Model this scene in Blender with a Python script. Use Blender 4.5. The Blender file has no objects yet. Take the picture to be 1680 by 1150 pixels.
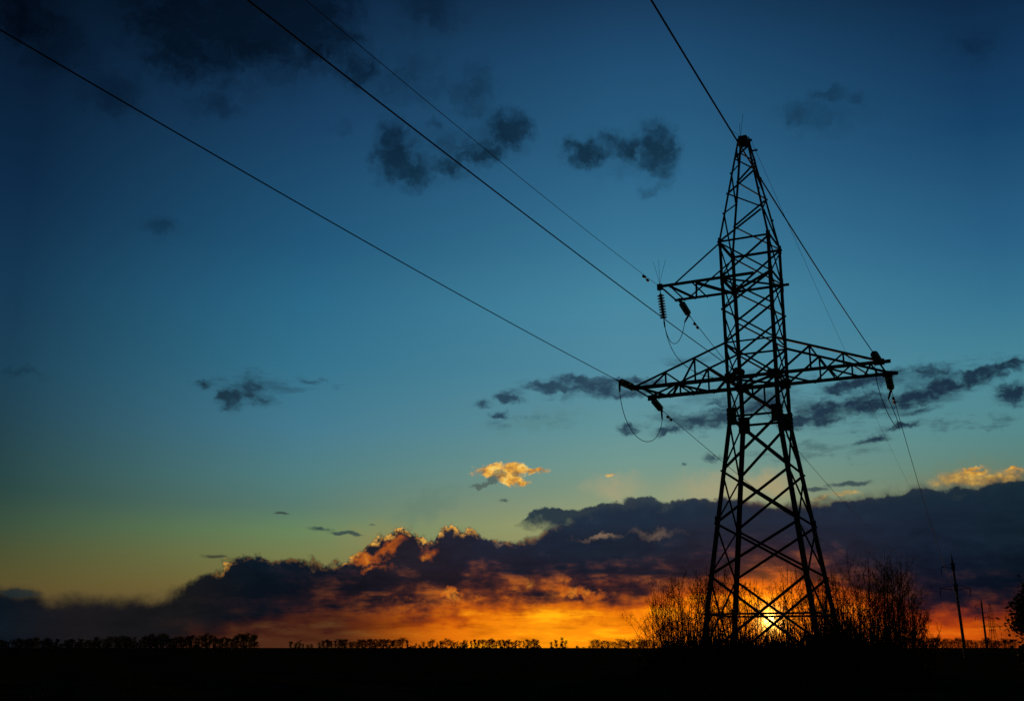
import bpy, bmesh, math, random
from mathutils import Vector, Matrix

scene = bpy.context.scene
COL = scene.collection
rad = math.radians

# ------------------------------------------------------------------ camera
EYE = 1.5                       # eye height above the field
F_PX = 1810.5                   # focal length in photo pixels (1680 wide)
PITCH = rad(15.056)
cam_data = bpy.data.cameras.new('camera')
cam_data.sensor_fit = 'HORIZONTAL'
cam_data.sensor_width = 36.0
cam_data.lens = F_PX / 1680.0 * 36.0
cam_data.clip_start = 0.1
cam_data.clip_end = 40000.0
cam = bpy.data.objects.new('camera', cam_data)
COL.objects.link(cam)
cam.location = (0, 0, EYE)
cam.rotation_euler = (rad(90) + PITCH, 0, 0)
scene.camera = cam

SUN_AZ, SUN_EL = rad(12.8), rad(1.29)      # azimuth clockwise from +Y (view axis)

# ------------------------------------------------------------------ exposure
scene.view_settings.view_transform = 'Standard'
scene.view_settings.look = 'None'
scene.view_settings.exposure = 0.0
scene.view_settings.gamma = 1.0
scene.view_settings.use_curve_mapping = False

# ------------------------------------------------------------------ sun
sun_data = bpy.data.lights.new('sun', 'SUN')
sun_data.energy = 2.0
sun_data.angle = rad(0.55)
sun_data.color = (1.0, 0.50, 0.16)
sun = bpy.data.objects.new('sun', sun_data)
COL.objects.link(sun)
to_sun = Vector((math.sin(SUN_AZ) * math.cos(SUN_EL), math.cos(SUN_AZ) * math.cos(SUN_EL), math.sin(SUN_EL)))
sun.rotation_euler = to_sun.to_track_quat('Z', 'Y').to_euler()
sun.location = (60, 260, 60)


def ray(px, py):
    """direction seen at a photo pixel (1680 x 1150)"""
    u, v = (px - 840.0) / F_PX, -(py - 575.0) / F_PX
    c, s = math.cos(PITCH), math.sin(PITCH)
    return Vector((u, c - v * s, s + v * c))


def azel(px, py):
    d = ray(px, py)
    return math.degrees(math.atan2(d.x, d.y)), math.degrees(math.atan2(d.z, math.hypot(d.x, d.y)))


def at(px, py, dist):
    """world point on the bearing of a photo pixel at a horizontal distance"""
    d = ray(px, py)
    p = d * (dist / math.hypot(d.x, d.y))
    return Vector((p.x, p.y, p.z + EYE))


def lin(c):
    c = c / 255.0
    return c / 12.92 if c <= 0.04045 else ((c + 0.055) / 1.055) ** 2.4


def rgb(r, g, b):
    return (lin(r), lin(g), lin(b), 1.0)


# ------------------------------------------------------------------ what the sky looks like (photo bearing, colour)
SKY_L = [(-60, (5, 17, 32)), (100, (9, 29, 52)), (300, (14, 42, 70)), (450, (21, 55, 82)), (600, (28, 64, 85)), (700, (35, 66, 78)), (800, (41, 69, 66)), (860, (56, 77, 60)), (900, (70, 78, 50)), (940, (82, 78, 44)), (970, (90, 75, 42)), (1060, (60, 48, 36))]
SKY_ML = [(-60, (9, 27, 48)), (0, (14, 39, 66)), (200, (25, 63, 98)), (400, (34, 87, 121)), (500, (43, 104, 135)), (600, (52, 113, 139)), (700, (68, 121, 142)), (780, (80, 125, 127)), (830, (88, 122, 110)), (870, (104, 132, 92)), (910, (118, 124, 76)), (960, (122, 108, 60)), (1060, (85, 58, 40))]
SKY_C = [(-60, (16, 42, 70)), (0, (24, 57, 89)), (100, (31, 75, 111)), (200, (38, 88, 123)), (300, (47, 102, 137)), (400, (57, 117, 148)), (500, (71, 134, 159)), (600, (80, 137, 158)), (700, (98, 147, 152)), (760, (114, 151, 141)), (800, (129, 151, 127)), (860, (160, 160, 110)), (1060, (150, 90, 50))]
SKY_R = [(-60, (10, 34, 61)), (50, (17, 49, 82)), (200, (23, 66, 104)), (400, (42, 97, 133)), (500, (55, 116, 144)), (600, (72, 133, 150)), (700, (84, 135, 139)), (760, (93, 129, 118)), (820, (104, 114, 93)), (1060, (95, 57, 38))]
# blobs: photo x, y, radius x, radius y, tilt, weight
VEILS = [([(1190, 800, 110, 34, 0, 1), (1010, 800, 70, 24, 0, .8)], (172, 160, 122), 0.62),
         ([(1262, 790, 42, 22, 0, 1)], (188, 158, 106), 0.4),
         ([(700, 835, 70, 26, 25, 1), (880, 690, 110, 24, 8, .7)], (84, 118, 108), 0.3),
         ([(1560, 790, 120, 36, 8, 1)], (120, 122, 92), 0.4),
         ([(620, 880, 70, 30, 0, 1)], (150, 130, 78), 0.35)]
HIGH_TINT = (0.36, 0.34, 0.35, 1)
HIGH = [(650, 256, 44, 58, 12, 1.15), (675, 285, 38, 36, 0, 1.15), (842, 214, 42, 40, 0, 1.2), (790, 256, 46, 26, 15, 1), (745, 275, 44, 28, 0, .8),
        (955, 250, 38, 28, 0, 1.1), (1002, 222, 28, 18, 0, .8), (1078, 245, 36, 52, 0, 1.25), (1035, 240, 36, 24, 20, 1), (1085, 285, 26, 30, 0, .9),
        (330, 45, 150, 90, 0, 1.25), (420, 30, 170, 90, 10, 1.5), (500, 40, 110, 80, 0, 1.3), (300, 90, 90, 50, 0, 1), (30, 20, 70, 60, 0, 1), (585, 105, 44, 40, 0, .8)]
HIGH_FAINT = [(740, 240, 130, 46, 8, .7), (1020, 250, 110, 46, 0, .7), (420, 110, 200, 60, 10, .7), (660, 130, 110, 70, 0, .55), (1350, 190, 90, 40, 0, .6), (780, 150, 50, 54, 0, .9), (705, 15, 70, 50, 0, .9), (712, 200, 26, 12, 0, .7), (1310, 185, 24, 34, 0, .8), (1352, 158, 44, 16, 0, .8), (1400, 165, 26, 20, -20, .7),
              (268, 376, 36, 26, 0, .8), (1060, 315, 18, 14, 0, .6), (180, 155, 70, 50, 0, .9), (350, 175, 60, 30, 0, .8), (1600, 75, 60, 40, 0, .6), (90, 80, 90, 70, 0, .8), (560, 212, 22, 14, 0, .6), (40, 608, 40, 12, 0, .6)]
MID_COL = [(0, (22, 46, 60)), (380, (26, 50, 66)), (900, (40, 66, 86)), (1150, (36, 58, 76)), (1400, (26, 44, 64)), (1650, (22, 40, 60))]
MID = [(380, 650, 24, 26, 0, 1.05), (412, 642, 26, 20, 0, .9), (425, 658, 30, 16, 0, .75), (336, 631, 18, 10, 0, .7), (500, 627, 40, 8, 0, .4),
       (905, 634, 48, 14, -4, 1.1), (985, 636, 60, 18, 0, 1.05), (960, 624, 70, 10, 0, .9), (1050, 626, 50, 9, 0, .9), (838, 652, 28, 12, 0, 1), (790, 664, 24, 8, 0, .7), (820, 680, 22, 6, 0, .7), (1040, 645, 60, 8, 0, .8),
       (1033, 703, 20, 15, 0, 1.05), (1135, 692, 56, 16, 8, 1.05), (1180, 688, 50, 16, 0, 1), (1100, 705, 36, 8, 12, .9), (1190, 665, 40, 18, 0, .8), (1250, 665, 50, 28, 0, .8),
       (1350, 676, 56, 24, 8, 1.2), (1415, 664, 60, 20, 4, 1.15), (1310, 690, 40, 14, 10, 1), (1390, 632, 60, 15, 10, .9), (1440, 622, 60, 16, 8, .9),
       (1495, 655, 54, 20, 12, 1.1), (1545, 636, 50, 22, 14, 1.2), (1600, 620, 36, 22, 10, 1.15), (1530, 612, 40, 14, 0, .8), (1650, 606, 44, 18, 6, 1.15), (1660, 648, 34, 26, 0, 1.0), (1480, 700, 50, 8, 8, .75), (1510, 675, 40, 8, 8, .75),
       (1436, 721, 38, 10, 5, .95), (1170, 749, 24, 10, -10, .7), (1123, 762, 10, 5, 0, .8), (1180, 620, 40, 10, 0, .6)]
GOLD = [(800, 774, 30, 12, 6, 1), (845, 772, 24, 13, 0, 1.15), (838, 790, 26, 11, -10, 1.1), (880, 774, 26, 5, 6, .9), (855, 797, 18, 6, 0, .9), (1592, 772, 24, 7, 10, .8), (1602, 778, 16, 5, 0, .9), (1660, 772, 20, 4, 0, .8), (1003, 780, 14, 5, 0, .45)]
GOLD_SOFT = [(1580, 784, 52, 16, 4, 1.1), (1650, 782, 50, 14, 10, .9), (1625, 788, 60, 14, 0, .9), (1385, 811, 34, 5, 0, .6), (1345, 815, 20, 5, 0, .5)]
GOLD_DARK = [(815, 785, 20, 9, 14, 1), (795, 797, 30, 5, 8, .9), (850, 780, 9, 9, 0, .7)]
MID_VEIL = [(1480, 650, 210, 50, 10, 1), (1250, 650, 150, 50, 0, .9), (1120, 690, 90, 26, 0, .9), (960, 636, 150, 26, 0, .9), (410, 640, 110, 34, 0, .9), (520, 625, 60, 10, 0, .7), (1600, 700, 90, 16, 0, .8), (1120, 590, 90, 22, 0, .6), (1330, 740, 160, 26, 0, .7), (860, 690, 120, 22, 0, .5)]
BANK_TOP = [(-110, 970), (0, 970), (50, 973), (78, 985), (250, 984), (285, 972), (330, 948), (372, 926), (412, 904), (445, 916), (462, 912), (490, 919), (560, 924), (590, 905),
            (612, 890), (650, 870), (672, 866), (700, 890), (716, 878), (735, 866), (780, 872), (830, 884), (870, 884), (900, 868), (960, 845), (1020, 832), (1100, 830), (1200, 822), (1300, 828), (1400, 818),
            (1500, 808), (1570, 800), (1630, 792), (1690, 785), (1800, 780)]
BANK_UP = [(0, (14, 27, 35)), (150, (22, 25, 29)), (420, (12, 27, 39)), (560, (17, 29, 42)), (660, (37, 34, 44)), (800, (30, 34, 50)), (960, (28, 38, 53)), (1150, (30, 38, 53)), (1400, (26, 36, 52)), (1550, (22, 34, 50)), (1680, (19, 34, 46))]
BANK_LO = [(0, (11, 21, 30)), (120, (25, 23, 26)), (300, (22, 22, 24)), (430, (10, 18, 28)), (560, (17, 18, 28)), (680, (32, 24, 32)), (820, (32, 25, 34)), (950, (26, 24, 36)), (1100, (25, 23, 33)), (1250, (31, 23, 30)), (1420, (24, 21, 31)), (1540, (14, 18, 34)), (1680, (9, 17, 30))]
BANK_WARM = [(640, 903, 46, 12, 20, .85), (600, 912, 30, 14, 0, .8), (620, 932, 44, 8, 0, .5), (705, 903, 18, 14, 0, .5), (742, 972, 34, 9, 0, .75), (925, 968, 50, 12, -8, .85), (972, 978, 36, 9, 0, .85), (700, 985, 90, 9, 0, .5), (850, 962, 60, 14, 0, .4)]
BANK_PALE = [(980, 884, 42, 8, 5, .8), (1075, 872, 60, 12, 0, .45), (965, 848, 24, 8, 0, .55), (820, 890, 20, 8, 0, .5)]
RIM = [(-100, 0), (355, 0), (372, .7), (390, .15), (520, .12), (560, .25), (575, .8), (610, .9), (650, 1), (690, 1), (705, .8), (728, 1), (760, .8), (800, .4), (850, .25), (880, .12), (1000, .06), (1700, .08)]
SEEP = [(-100, 0), (430, 0.05), (560, .25), (640, .5), (720, .7), (900, .85), (1020, .65), (1100, .35), (1263, .45), (1400, .25), (1500, .12), (1700, .08)]
SHELF_TOP = [(-100, 1090), (800, 1060), (836, 862), (862, 848), (905, 832), (940, 836), (965, 830), (1020, 822), (1055, 817), (1090, 823), (1150, 820), (1200, 822), (1260, 850), (1320, 838), (1400, 820), (1500, 806), (1560, 800), (1620, 796), (1690, 786), (1800, 780)]
SHELF_BOT = [(-100, 1000), (836, 866), (900, 878), (1000, 876), (1100, 868), (1200, 872), (1400, 870), (1600, 840), (1800, 830)]
SHELF_COL = [(830, (31, 53, 63)), (900, (27, 44, 61)), (1000, (31, 44, 61)), (1100, (27, 44, 61)), (1200, (29, 42, 57)), (1400, (27, 40, 57)), (1680, (22, 40, 52))]
GLOW_TOP = [(-110, 1120), (100, 1105), (240, 1080), (300, 1050), (380, 1028), (480, 1014), (600, 1014), (700, 1008), (760, 1000), (860, 996), (1000, 994), (1050, 990), (1110, 974), (1180, 962), (1263, 954), (1340, 962), (1440, 992), (1500, 1010), (1560, 1010), (1620, 1012), (1690, 1000), (1800, 995)]
GLOW_COL = [(0, (24, 25, 30)), (200, (40, 29, 28)), (330, (76, 44, 26)), (450, (76, 40, 25)), (560, (84, 44, 24)), (600, (112, 54, 20)), (660, (168, 82, 15)), (740, (226, 112, 11)), (840, (252, 140, 12)), (900, (255, 150, 14)), (1000, (255, 142, 11)), (1080, (250, 128, 11)), (1263, (252, 126, 10)), (1400, (242, 114, 18)), (1500, (214, 90, 15)), (1600, (206, 84, 10)), (1680, (120, 48, 14))]
STREAKS = [(525, 867, 26, 5, -4, 1), (565, 875, 34, 4, -4, 1), (350, 912, 24, 4, -3, 1), (460, 842, 14, 3, 0, .8), (1395, 794, 44, 6, 3, 1), (1340, 803, 30, 4, 0, .7), (610, 860, 12, 3, 0, .6), (825, 820, 12, 4, 0, .7), (30, 972, 40, 8, 0, 1)]
STREAK_COL = [(0, (24, 38, 44)), (350, (58, 60, 48)), (560, (44, 66, 70)), (1380, (48, 66, 76)), (1680, (40, 56, 70))]
AUREOLE_W = (0.05, 0.006, 0.001)
AUREOLE_M = (0.62, 0.16, 0.003)
AUREOLE_N = (4.2, 2.6, 0.45)

# ------------------------------------------------------------------ sky (world): procedural dusk sky by azimuth and elevation
world = bpy.data.worlds.new('World')
scene.world = world
world.use_nodes = True
WT = world.node_tree
WT.nodes.clear()


def N(t, **kw):
    n = WT.nodes.new(t)
    for k, v in kw.items():
        setattr(n, k, v)
    return n


def put(sock, v):
    if isinstance(v, bpy.types.NodeSocket):
        WT.links.new(v, sock)
    else:
        sock.default_value = v


def m(op, a, b=None, c=None, clamp=False):
    n = N('ShaderNodeMath', operation=op)
    n.use_clamp = clamp
    put(n.inputs[0], a)
    if b is not None:
        put(n.inputs[1], b)
    if c is not None:
        put(n.inputs[2], c)
    return n.outputs[0]


def add(a, b): return m('ADD', a, b)
def sub(a, b): return m('SUBTRACT', a, b)
def mul(a, b): return m('MULTIPLY', a, b)


def ss(x, lo, hi, kind='SMOOTHSTEP', t0=0.0, t1=1.0):
    n = N('ShaderNodeMapRange', interpolation_type=kind)
    n.clamp = True
    put(n.inputs['Value'], x)
    put(n.inputs['From Min'], lo)
    put(n.inputs['From Max'], hi)
    n.inputs['To Min'].default_value = t0
    n.inputs['To Max'].default_value = t1
    return n.outputs['Result']


def mixc(fac, a, b, blend='MIX'):
    n = N('ShaderNodeMix', data_type='RGBA', blend_type=blend)
    n.clamp_factor = True
    put(n.inputs[0], fac)
    put(n.inputs[6], a)
    put(n.inputs[7], b)
    return n.outputs[2]


def ramp(t, stops, interp='LINEAR'):
    n = N('ShaderNodeValToRGB')
    cr = n.color_ramp
    cr.interpolation = interp
    stops = sorted(stops)
    while len(cr.elements) < len(stops):
        cr.elements.new(0.5)
    for e, (p, c) in zip(cr.elements, stops):
        e.position = min(max(p, 0.0), 1.0)
        e.color = c
    put(n.inputs[0], t)
    return n.outputs[0]


def curve(t, pts, vector=False):
    """t in 0..1, values in 0..1"""
    n = N('ShaderNodeFloatCurve')
    c = n.mapping.curves[0]
    pts = sorted(pts)
    while len(c.points) < len(pts):
        c.points.new(0.5, 0.5)
    for p, (x, y) in zip(c.points, pts):
        p.location = (x, y)
        p.handle_type = 'VECTOR' if vector else 'AUTO_CLAMPED'
    n.mapping.use_clip = False
    n.mapping.update()
    n.inputs['Factor'].default_value = 1.0
    put(n.inputs['Value'], t)
    return n.outputs[0]


tc = N('ShaderNodeTexCoord')
sep = N('ShaderNodeSeparateXYZ')
WT.links.new(tc.outputs['Generated'], sep.inputs[0])
dx, dy, dz = sep.outputs[0], sep.outputs[1], sep.outputs[2]
AZ = mul(m('ARCTAN2', dx, dy), 180 / math.pi)
EL = mul(m('ARCSINE', dz), 180 / math.pi)
AZT = m('MULTIPLY_ADD', AZ, 1 / 60, 0.5, clamp=True)      # azimuth -30..30 -> 0..1
comb = N('ShaderNodeCombineXYZ')
put(comb.inputs[0], AZ)
put(comb.inputs[1], EL)
P0 = comb.outputs[0]


def azt(px, py=575):
    return azel(px, py)[0] / 60 + 0.5


def noise(vec, scale, detail=5.0, rough=0.55, sx=1.0, sy=1.0, off=0.0, color=False):
    mp = N('ShaderNodeMapping', vector_type='POINT')
    put(mp.inputs[0], vec)
    mp.inputs['Location'].default_value = (off, off * 1.7, off * 0.31)
    mp.inputs['Scale'].default_value = (scale * sx, scale * sy, scale)
    n = N('ShaderNodeTexNoise')
    n.inputs['Scale'].default_value = 1.0
    n.inputs['Detail'].default_value = detail
    n.inputs['Roughness'].default_value = rough
    WT.links.new(mp.outputs[0], n.inputs['Vector'])
    return n.outputs['Color' if color else 'Fac']


# --- clear sky: four vertical gradients across the azimuth
ELT = m('MULTIPLY_ADD', EL, 1 / 40, 0.0, clamp=True)


def sky_ramp(px, stops):
    return ramp(ELT, [(azel(px, y)[1] / 40, rgb(*c)) for y, c in stops])


R_left = sky_ramp(15, SKY_L)
R_midl = sky_ramp(500, SKY_ML)
R_cent = sky_ramp(1020, SKY_C)
R_right = sky_ramp(1650, SKY_R)
az_of = lambda px: azel(px, 600)[0]
clear = mixc(ss(AZ, az_of(15), az_of(500), 'LINEAR'), R_left, R_midl)
clear = mixc(ss(AZ, az_of(500), az_of(1020), 'LINEAR'), clear, R_cent)
clear = mixc(ss(AZ, az_of(1150), az_of(1650), 'LINEAR'), clear, R_right)

# --- noises shared by all clouds
w1 = noise(P0, 0.30, 3.0, 0.5, off=3.1, color=True)
w2 = noise(P0, 1.1, 6.0, 0.62, off=9.4, color=True)


def vmath(op, a, b):
    n = N('ShaderNodeVectorMath', operation=op)
    put(n.inputs[0], a)
    put(n.inputs[1], b)
    return n.outputs[0]


def vscale(a, s):
    n = N('ShaderNodeVectorMath', operation='SCALE')
    put(n.inputs[0], a)
    n.inputs['Scale'].default_value = s
    return n.outputs[0]


def warp(vec, amt1, amt2):
    a = vscale(vmath('SUBTRACT', w1, (0.5, 0.5, 0.5)), amt1)
    b = vscale(vmath('SUBTRACT', w2, (0.5, 0.5, 0.5)), amt2)
    v = vmath('ADD', vmath('ADD', vec, a), b)
    v = vmath('MULTIPLY', v, (1.0, 1.0, 0.0))
    return v


PW = warp(P0, 0.9, 2.0)
PWs = warp(P0, 0.5, 0.9)
nf = noise(P0, 1.6, 7.0, 0.62, sy=1.5, off=21.0)
nh = noise(PW, 0.95, 7.0, 0.60, sx=0.8, sy=1.35, off=57.0)
nl = noise(P0, 0.55, 4.0, 0.55, sy=2.2, off=5.0)
PXD = F_PX * math.pi / 180


def blob_field(vec, blobs):
    acc = None
    for (x, y, rx, ry, rot, wgt) in blobs:
        a, e = azel(x, y)
        d = ray(x, y)
        k = 1.0 / (PXD * d.length ** 1.6)
        mp = N('ShaderNodeMapping', vector_type='TEXTURE')
        put(mp.inputs[0], vec)
        mp.inputs['Location'].default_value = (a, e, 0)
        mp.inputs['Rotation'].default_value = (0, 0, rad(rot))
        mp.inputs['Scale'].default_value = (rx * k * 1.25 / math.cos(rad(e)), ry * k * 1.25, 1)
        g = N('ShaderNodeTexGradient', gradient_type='SPHERICAL')
        WT.links.new(mp.outputs[0], g.inputs[0])
        v = g.outputs['Fac']
        if wgt != 1.0:
            v = mul(v, wgt)
        acc = v if acc is None else m('MAXIMUM', acc, v)
    return acc


def gated(f, n, amp):
    return mul(mul(sub(n, 0.5), amp), m('MULTIPLY', f, 2.5, clamp=True))


def az_ramp(stops, y=900):
    return ramp(AZT, [(azt(px, y), rgb(*c)) for px, c in stops])


sky_col = clear

# soft diffuse veils of warm light above the bank
for (blobs, colr, amt) in VEILS:
    f = blob_field(PW, blobs)
    sky_col = mixc(mul(ss(f, 0.0, 0.9), amt), sky_col, rgb(*colr))

# --- high dark clouds, soft
f = blob_field(PW, HIGH)
d = mul(ss(add(f, gated(f, nh, 1.25)), -0.02, 0.95), ss(nf, 0.18, 0.50, t0=0.72))
sky_col = mixc(mul(d, 1.0), sky_col, mixc(1.0, sky_col, HIGH_TINT, 'MULTIPLY'))
f = blob_field(PW, HIGH_FAINT)
d = ss(add(f, gated(f, nh, 1.2)), -0.02, 0.95)
sky_col = mixc(mul(d, 0.62), sky_col, mixc(1.0, sky_col, HIGH_TINT, 'MULTIPLY'))

# --- mid grey-blue clouds, crisper
f = blob_field(PWs, MID)
nm_ = noise(PWs, 1.15, 7.0, 0.62, sx=0.75, sy=1.9, off=64.0)
d = ss(add(f, gated(f, nm_, 2.2)), 0.04, 0.85)
mid_col = az_ramp(MID_COL, 650)
mid_col = mixc(ss(nf, 0.5, 0.75), mid_col, mixc(0.3, mid_col, sky_col))
sky_col = mixc(mul(d, 0.95), sky_col, mid_col)

f = blob_field(PW, MID_VEIL)
d = ss(add(f, gated(f, noise(P0, 0.8, 7.0, 0.62, sx=0.6, sy=2.6, off=91.0), 2.6)), 0.2, 0.95)
sky_col = mixc(mul(d, 0.42), sky_col, mid_col)

# --- sunlit small clouds
f = blob_field(PWs, GOLD)
d = ss(add(f, gated(f, nf, 1.5)), 0.12, 0.6)
gold = ramp(nf, [(0.30, rgb(120, 98, 70)), (0.44, rgb(186, 128, 56)), (0.55, rgb(238, 172, 62)), (0.67, rgb(255, 214, 112))])
sky_col = mixc(mul(d, 0.95), sky_col, gold)
f = blob_field(PWs, GOLD_SOFT)
d = ss(add(f, gated(f, nf, 1.2)), 0.0, 0.85)
sky_col = mixc(mul(d, 0.8), sky_col, ramp(nf, [(0.32, rgb(130, 100, 70)), (0.5, rgb(185, 140, 65)), (0.64, rgb(232, 180, 75))]))
f = blob_field(PWs, GOLD_DARK)
d = ss(add(f, gated(f, nf, 1.0)), 0.15, 0.5)
sky_col = mixc(mul(d, 0.9), sky_col, mixc(0.35, rgb(62, 62, 66), sky_col))

# --- the cloud bank
def el_curve(pts, vector=False):
    v = curve(AZT, [(azt(x, y), azel(x, y)[1] / 20 + 0.25) for x, y in pts], vector)
    return m('MULTIPLY_ADD', v, 20.0, -5.0)


edge_n = noise(P0, 0.85, 6.0, 0.58, off=13.7)
edge_f = noise(P0, 3.0, 5.0, 0.6, off=33.3)
soft_left = ss(AZ, az_of(270), az_of(370))
edge_k = ss(AZ, az_of(780), az_of(900), t0=1.0, t1=0.62)
edge = add(mul(mul(mul(sub(edge_n, 0.5), 2.3), edge_k), add(mul(soft_left, 0.5), 0.5)), mul(mul(sub(edge_f, 0.5), 0.32), soft_left))
top = add(el_curve(BANK_TOP), edge)
depth = sub(top, EL)                                      # degrees below the cloud's upper edge
softness = ss(AZ, az_of(270), az_of(430), t0=0.45, t1=0.14)
softness = add(softness, add(ss(AZ, az_of(1280), az_of(1420), t1=0.34), ss(AZ, az_of(800), az_of(900), t1=0.07)))
bank_a = ss(depth, mul(softness, -1.0), softness)
bank_up = az_ramp(BANK_UP, 880)
bank_lo = az_ramp(BANK_LO, 960)
lobes = noise(P0, 0.75, 6.0, 0.58, sy=1.7, off=47.0)
bank = mixc(ss(add(EL, mul(sub(lobes, 0.5), 3.0)), 2.3, 6.2), bank_lo, bank_up)
bank = mixc(mul(ss(lobes, 0.45, 0.75), 0.25), bank, mixc(1.0, bank, (1.3, 1.35, 1.4, 1), 'MULTIPLY'))
bank = mixc(mul(ss(lobes, 0.52, 0.25), 0.35), bank, mixc(1.0, bank, (0.66, 0.70, 0.76, 1), 'MULTIPLY'))
layers = noise(P0, 0.42, 6.0, 0.6, sx=0.55, sy=3.2, off=88.0)
bank = mixc(mul(ss(layers, 0.46, 0.66), 0.35), bank, mixc(1.0, bank, (1.35, 1.32, 1.30, 1), 'MULTIPLY'))
bank = mixc(mul(ss(layers, 0.50, 0.32), 0.45), bank, mixc(1.0, bank, (0.66, 0.72, 0.78, 1), 'MULTIPLY'))
# warm light seeping up into the underside of the bank
under = sub(EL, add(el_curve(GLOW_TOP), mul(sub(lobes, 0.5), 3.6)))
seep_az = curve(AZT, [(azt(x, 960), v) for x, v in SEEP])
seep = mul(mul(ss(under, 2.3, -0.5), seep_az), ss(layers, 0.36, 0.60))
bank = mixc(seep, bank, ramp(lobes, [(0.32, rgb(92, 42, 22)), (0.48, rgb(160, 72, 20)), (0.62, rgb(230, 118, 20))]))
# sunlit faces inside the bank
f = blob_field(PW, BANK_WARM)
d = ss(add(f, gated(f, edge_n, 1.2)), 0.1, 0.75)
bank = mixc(mul(d, 0.8), bank, ramp(edge_n, [(0.35, rgb(96, 46, 26)), (0.55, rgb(196, 94, 24)), (0.7, rgb(242, 146, 40))]))
f = blob_field(PW, BANK_PALE)
d = ss(add(f, gated(f, edge_n, 1.1)), 0.1, 0.8)
bank = mixc(mul(d, 0.75), bank, rgb(138, 112, 90))
# gold rim along the lit tops
rim = mul(ss(depth, -0.08, 0.06), ss(depth, 0.40, 0.06))
rim_az = curve(AZT, [(azt(x, 870), v) for x, v in RIM])
rim_n = ss(add(edge_f, mul(sub(edge_n, 0.5), 0.8)), 0.40, 0.62)
bank = mixc(mul(mul(rim, rim_az), rim_n), bank, rgb(250, 178, 72))
pre = sky_col
sky_col = mixc(bank_a, sky_col, bank)

# --- overhanging darker shelf
f_top = add(el_curve(SHELF_TOP), mul(edge, 0.75))
f_bot = add(el_curve(SHELF_BOT), mul(sub(lobes, 0.5), 2.2))
shelf = mul(ss(sub(f_top, EL), -0.06, 0.10), ss(sub(EL, f_bot), -0.1, 0.9))
shelf_c = az_ramp(SHELF_COL, 840)
shelf_c = mixc(mul(ss(edge_n, 0.5, 0.72), 0.35), shelf_c, mixc(1.0, shelf_c, (1.7, 1.6, 1.45, 1), 'MULTIPLY'))
sky_col = mixc(mul(shelf, 0.95), sky_col, shelf_c)

# --- glow of the sunset below the bank
streak = noise(P0, 0.30, 6.0, 0.58, sx=1.0, sy=5.5, off=71.0)
glow_top = add(el_curve(GLOW_TOP), add(mul(sub(lobes, 0.5), 1.9), mul(sub(streak, 0.5), 1.2)))
g = ss(sub(glow_top, EL), -0.75, 0.70)
glow = az_ramp(GLOW_COL, 1020)
glow = mixc(ss(sub(glow_top, EL), 0.0, 0.95), mixc(1.0, glow, (0.68, 0.46, 0.6, 1), 'MULTIPLY'), glow)
glow_hi = mixc(1.0, glow, (1.2, 1.6, 1.4, 1), 'MULTIPLY')
glow_lo = mixc(1.0, glow, (0.45, 0.36, 0.42, 1), 'MULTIPLY')
glow = mixc(ss(streak, 0.50, 0.68), glow, glow_hi)
glow = mixc(mul(ss(streak, 0.48, 0.32), 0.55), glow, glow_lo)
sky_col = mixc(g, sky_col, glow)

# --- low thin dark streaks in front of everything
f = blob_field(warp(P0, 0.12, 0.45), STREAKS)
d = ss(add(f, gated(f, nm_, 1.6)), 0.12, 0.6)
sky_col = mixc(mul(d, 0.85), sky_col, az_ramp(STREAK_COL, 850))

# --- aureole and disc of the low sun behind thin cloud
dot = N('ShaderNodeVectorMath', operation='DOT_PRODUCT')
WT.links.new(tc.outputs['Generated'], dot.inputs[0])
dot.inputs[1].default_value = to_sun
ANG = mul(m('ARCCOSINE', m('MINIMUM', dot.outputs['Value'], 1.0)), 180 / math.pi)
cloudiness = sub(1.0, mul(mul(bank_a, sub(1.0, g)), 0.72))


def gauss(s):
    return m('EXPONENT', mul(m('POWER', mul(ANG, 1.0 / s), 2.0), -1.0))


def addc(base, fac, colr):
    k = N('ShaderNodeVectorMath', operation='SCALE')
    k.inputs[0].default_value = colr
    put(k.inputs['Scale'], fac)
    return mixc(1.0, base, k.outputs[0], 'ADD')


sky_col = addc(sky_col, mul(gauss(4.6), cloudiness), AUREOLE_W)
sky_col = addc(sky_col, gauss(1.7), AUREOLE_M)
sky_col = addc(sky_col, gauss(0.52), AUREOLE_N)
sky_col = addc(sky_col, ss(ANG, 0.42, 0.12), (6.0, 4.2, 0.9))

# --- the far side of the sky: a faint clear dusk from the Nishita model
nish = N('ShaderNodeTexSky', sky_type='NISHITA')
nish.sun_disc = False
nish.sun_elevation = SUN_EL
nish.sun_rotation = SUN_AZ
nish.air_density = 1.0
nish.dust_density = 1.0
nish.ozone_density = 2.0
nish_c = mixc(1.0, nish.outputs[0], (0.03, 0.03, 0.03, 1), 'MULTIPLY')
AZA = m('ABSOLUTE', sub(AZ, 4.0))
away = m('MAXIMUM', ss(AZA, 30.0, 62.0), ss(EL, 36.0, 60.0))
sky_col = mixc(away, sky_col, nish_c)

bg = N('ShaderNodeBackground')
put(bg.inputs['Color'], sky_col)
bg.inputs['Strength'].default_value = 1.0
wo = N('ShaderNodeOutputWorld')
WT.links.new(bg.outputs[0], wo.inputs['Surface'])
world.cycles.sampling_method = 'MANUAL'
world.cycles.sample_map_resolution = 512

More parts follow.
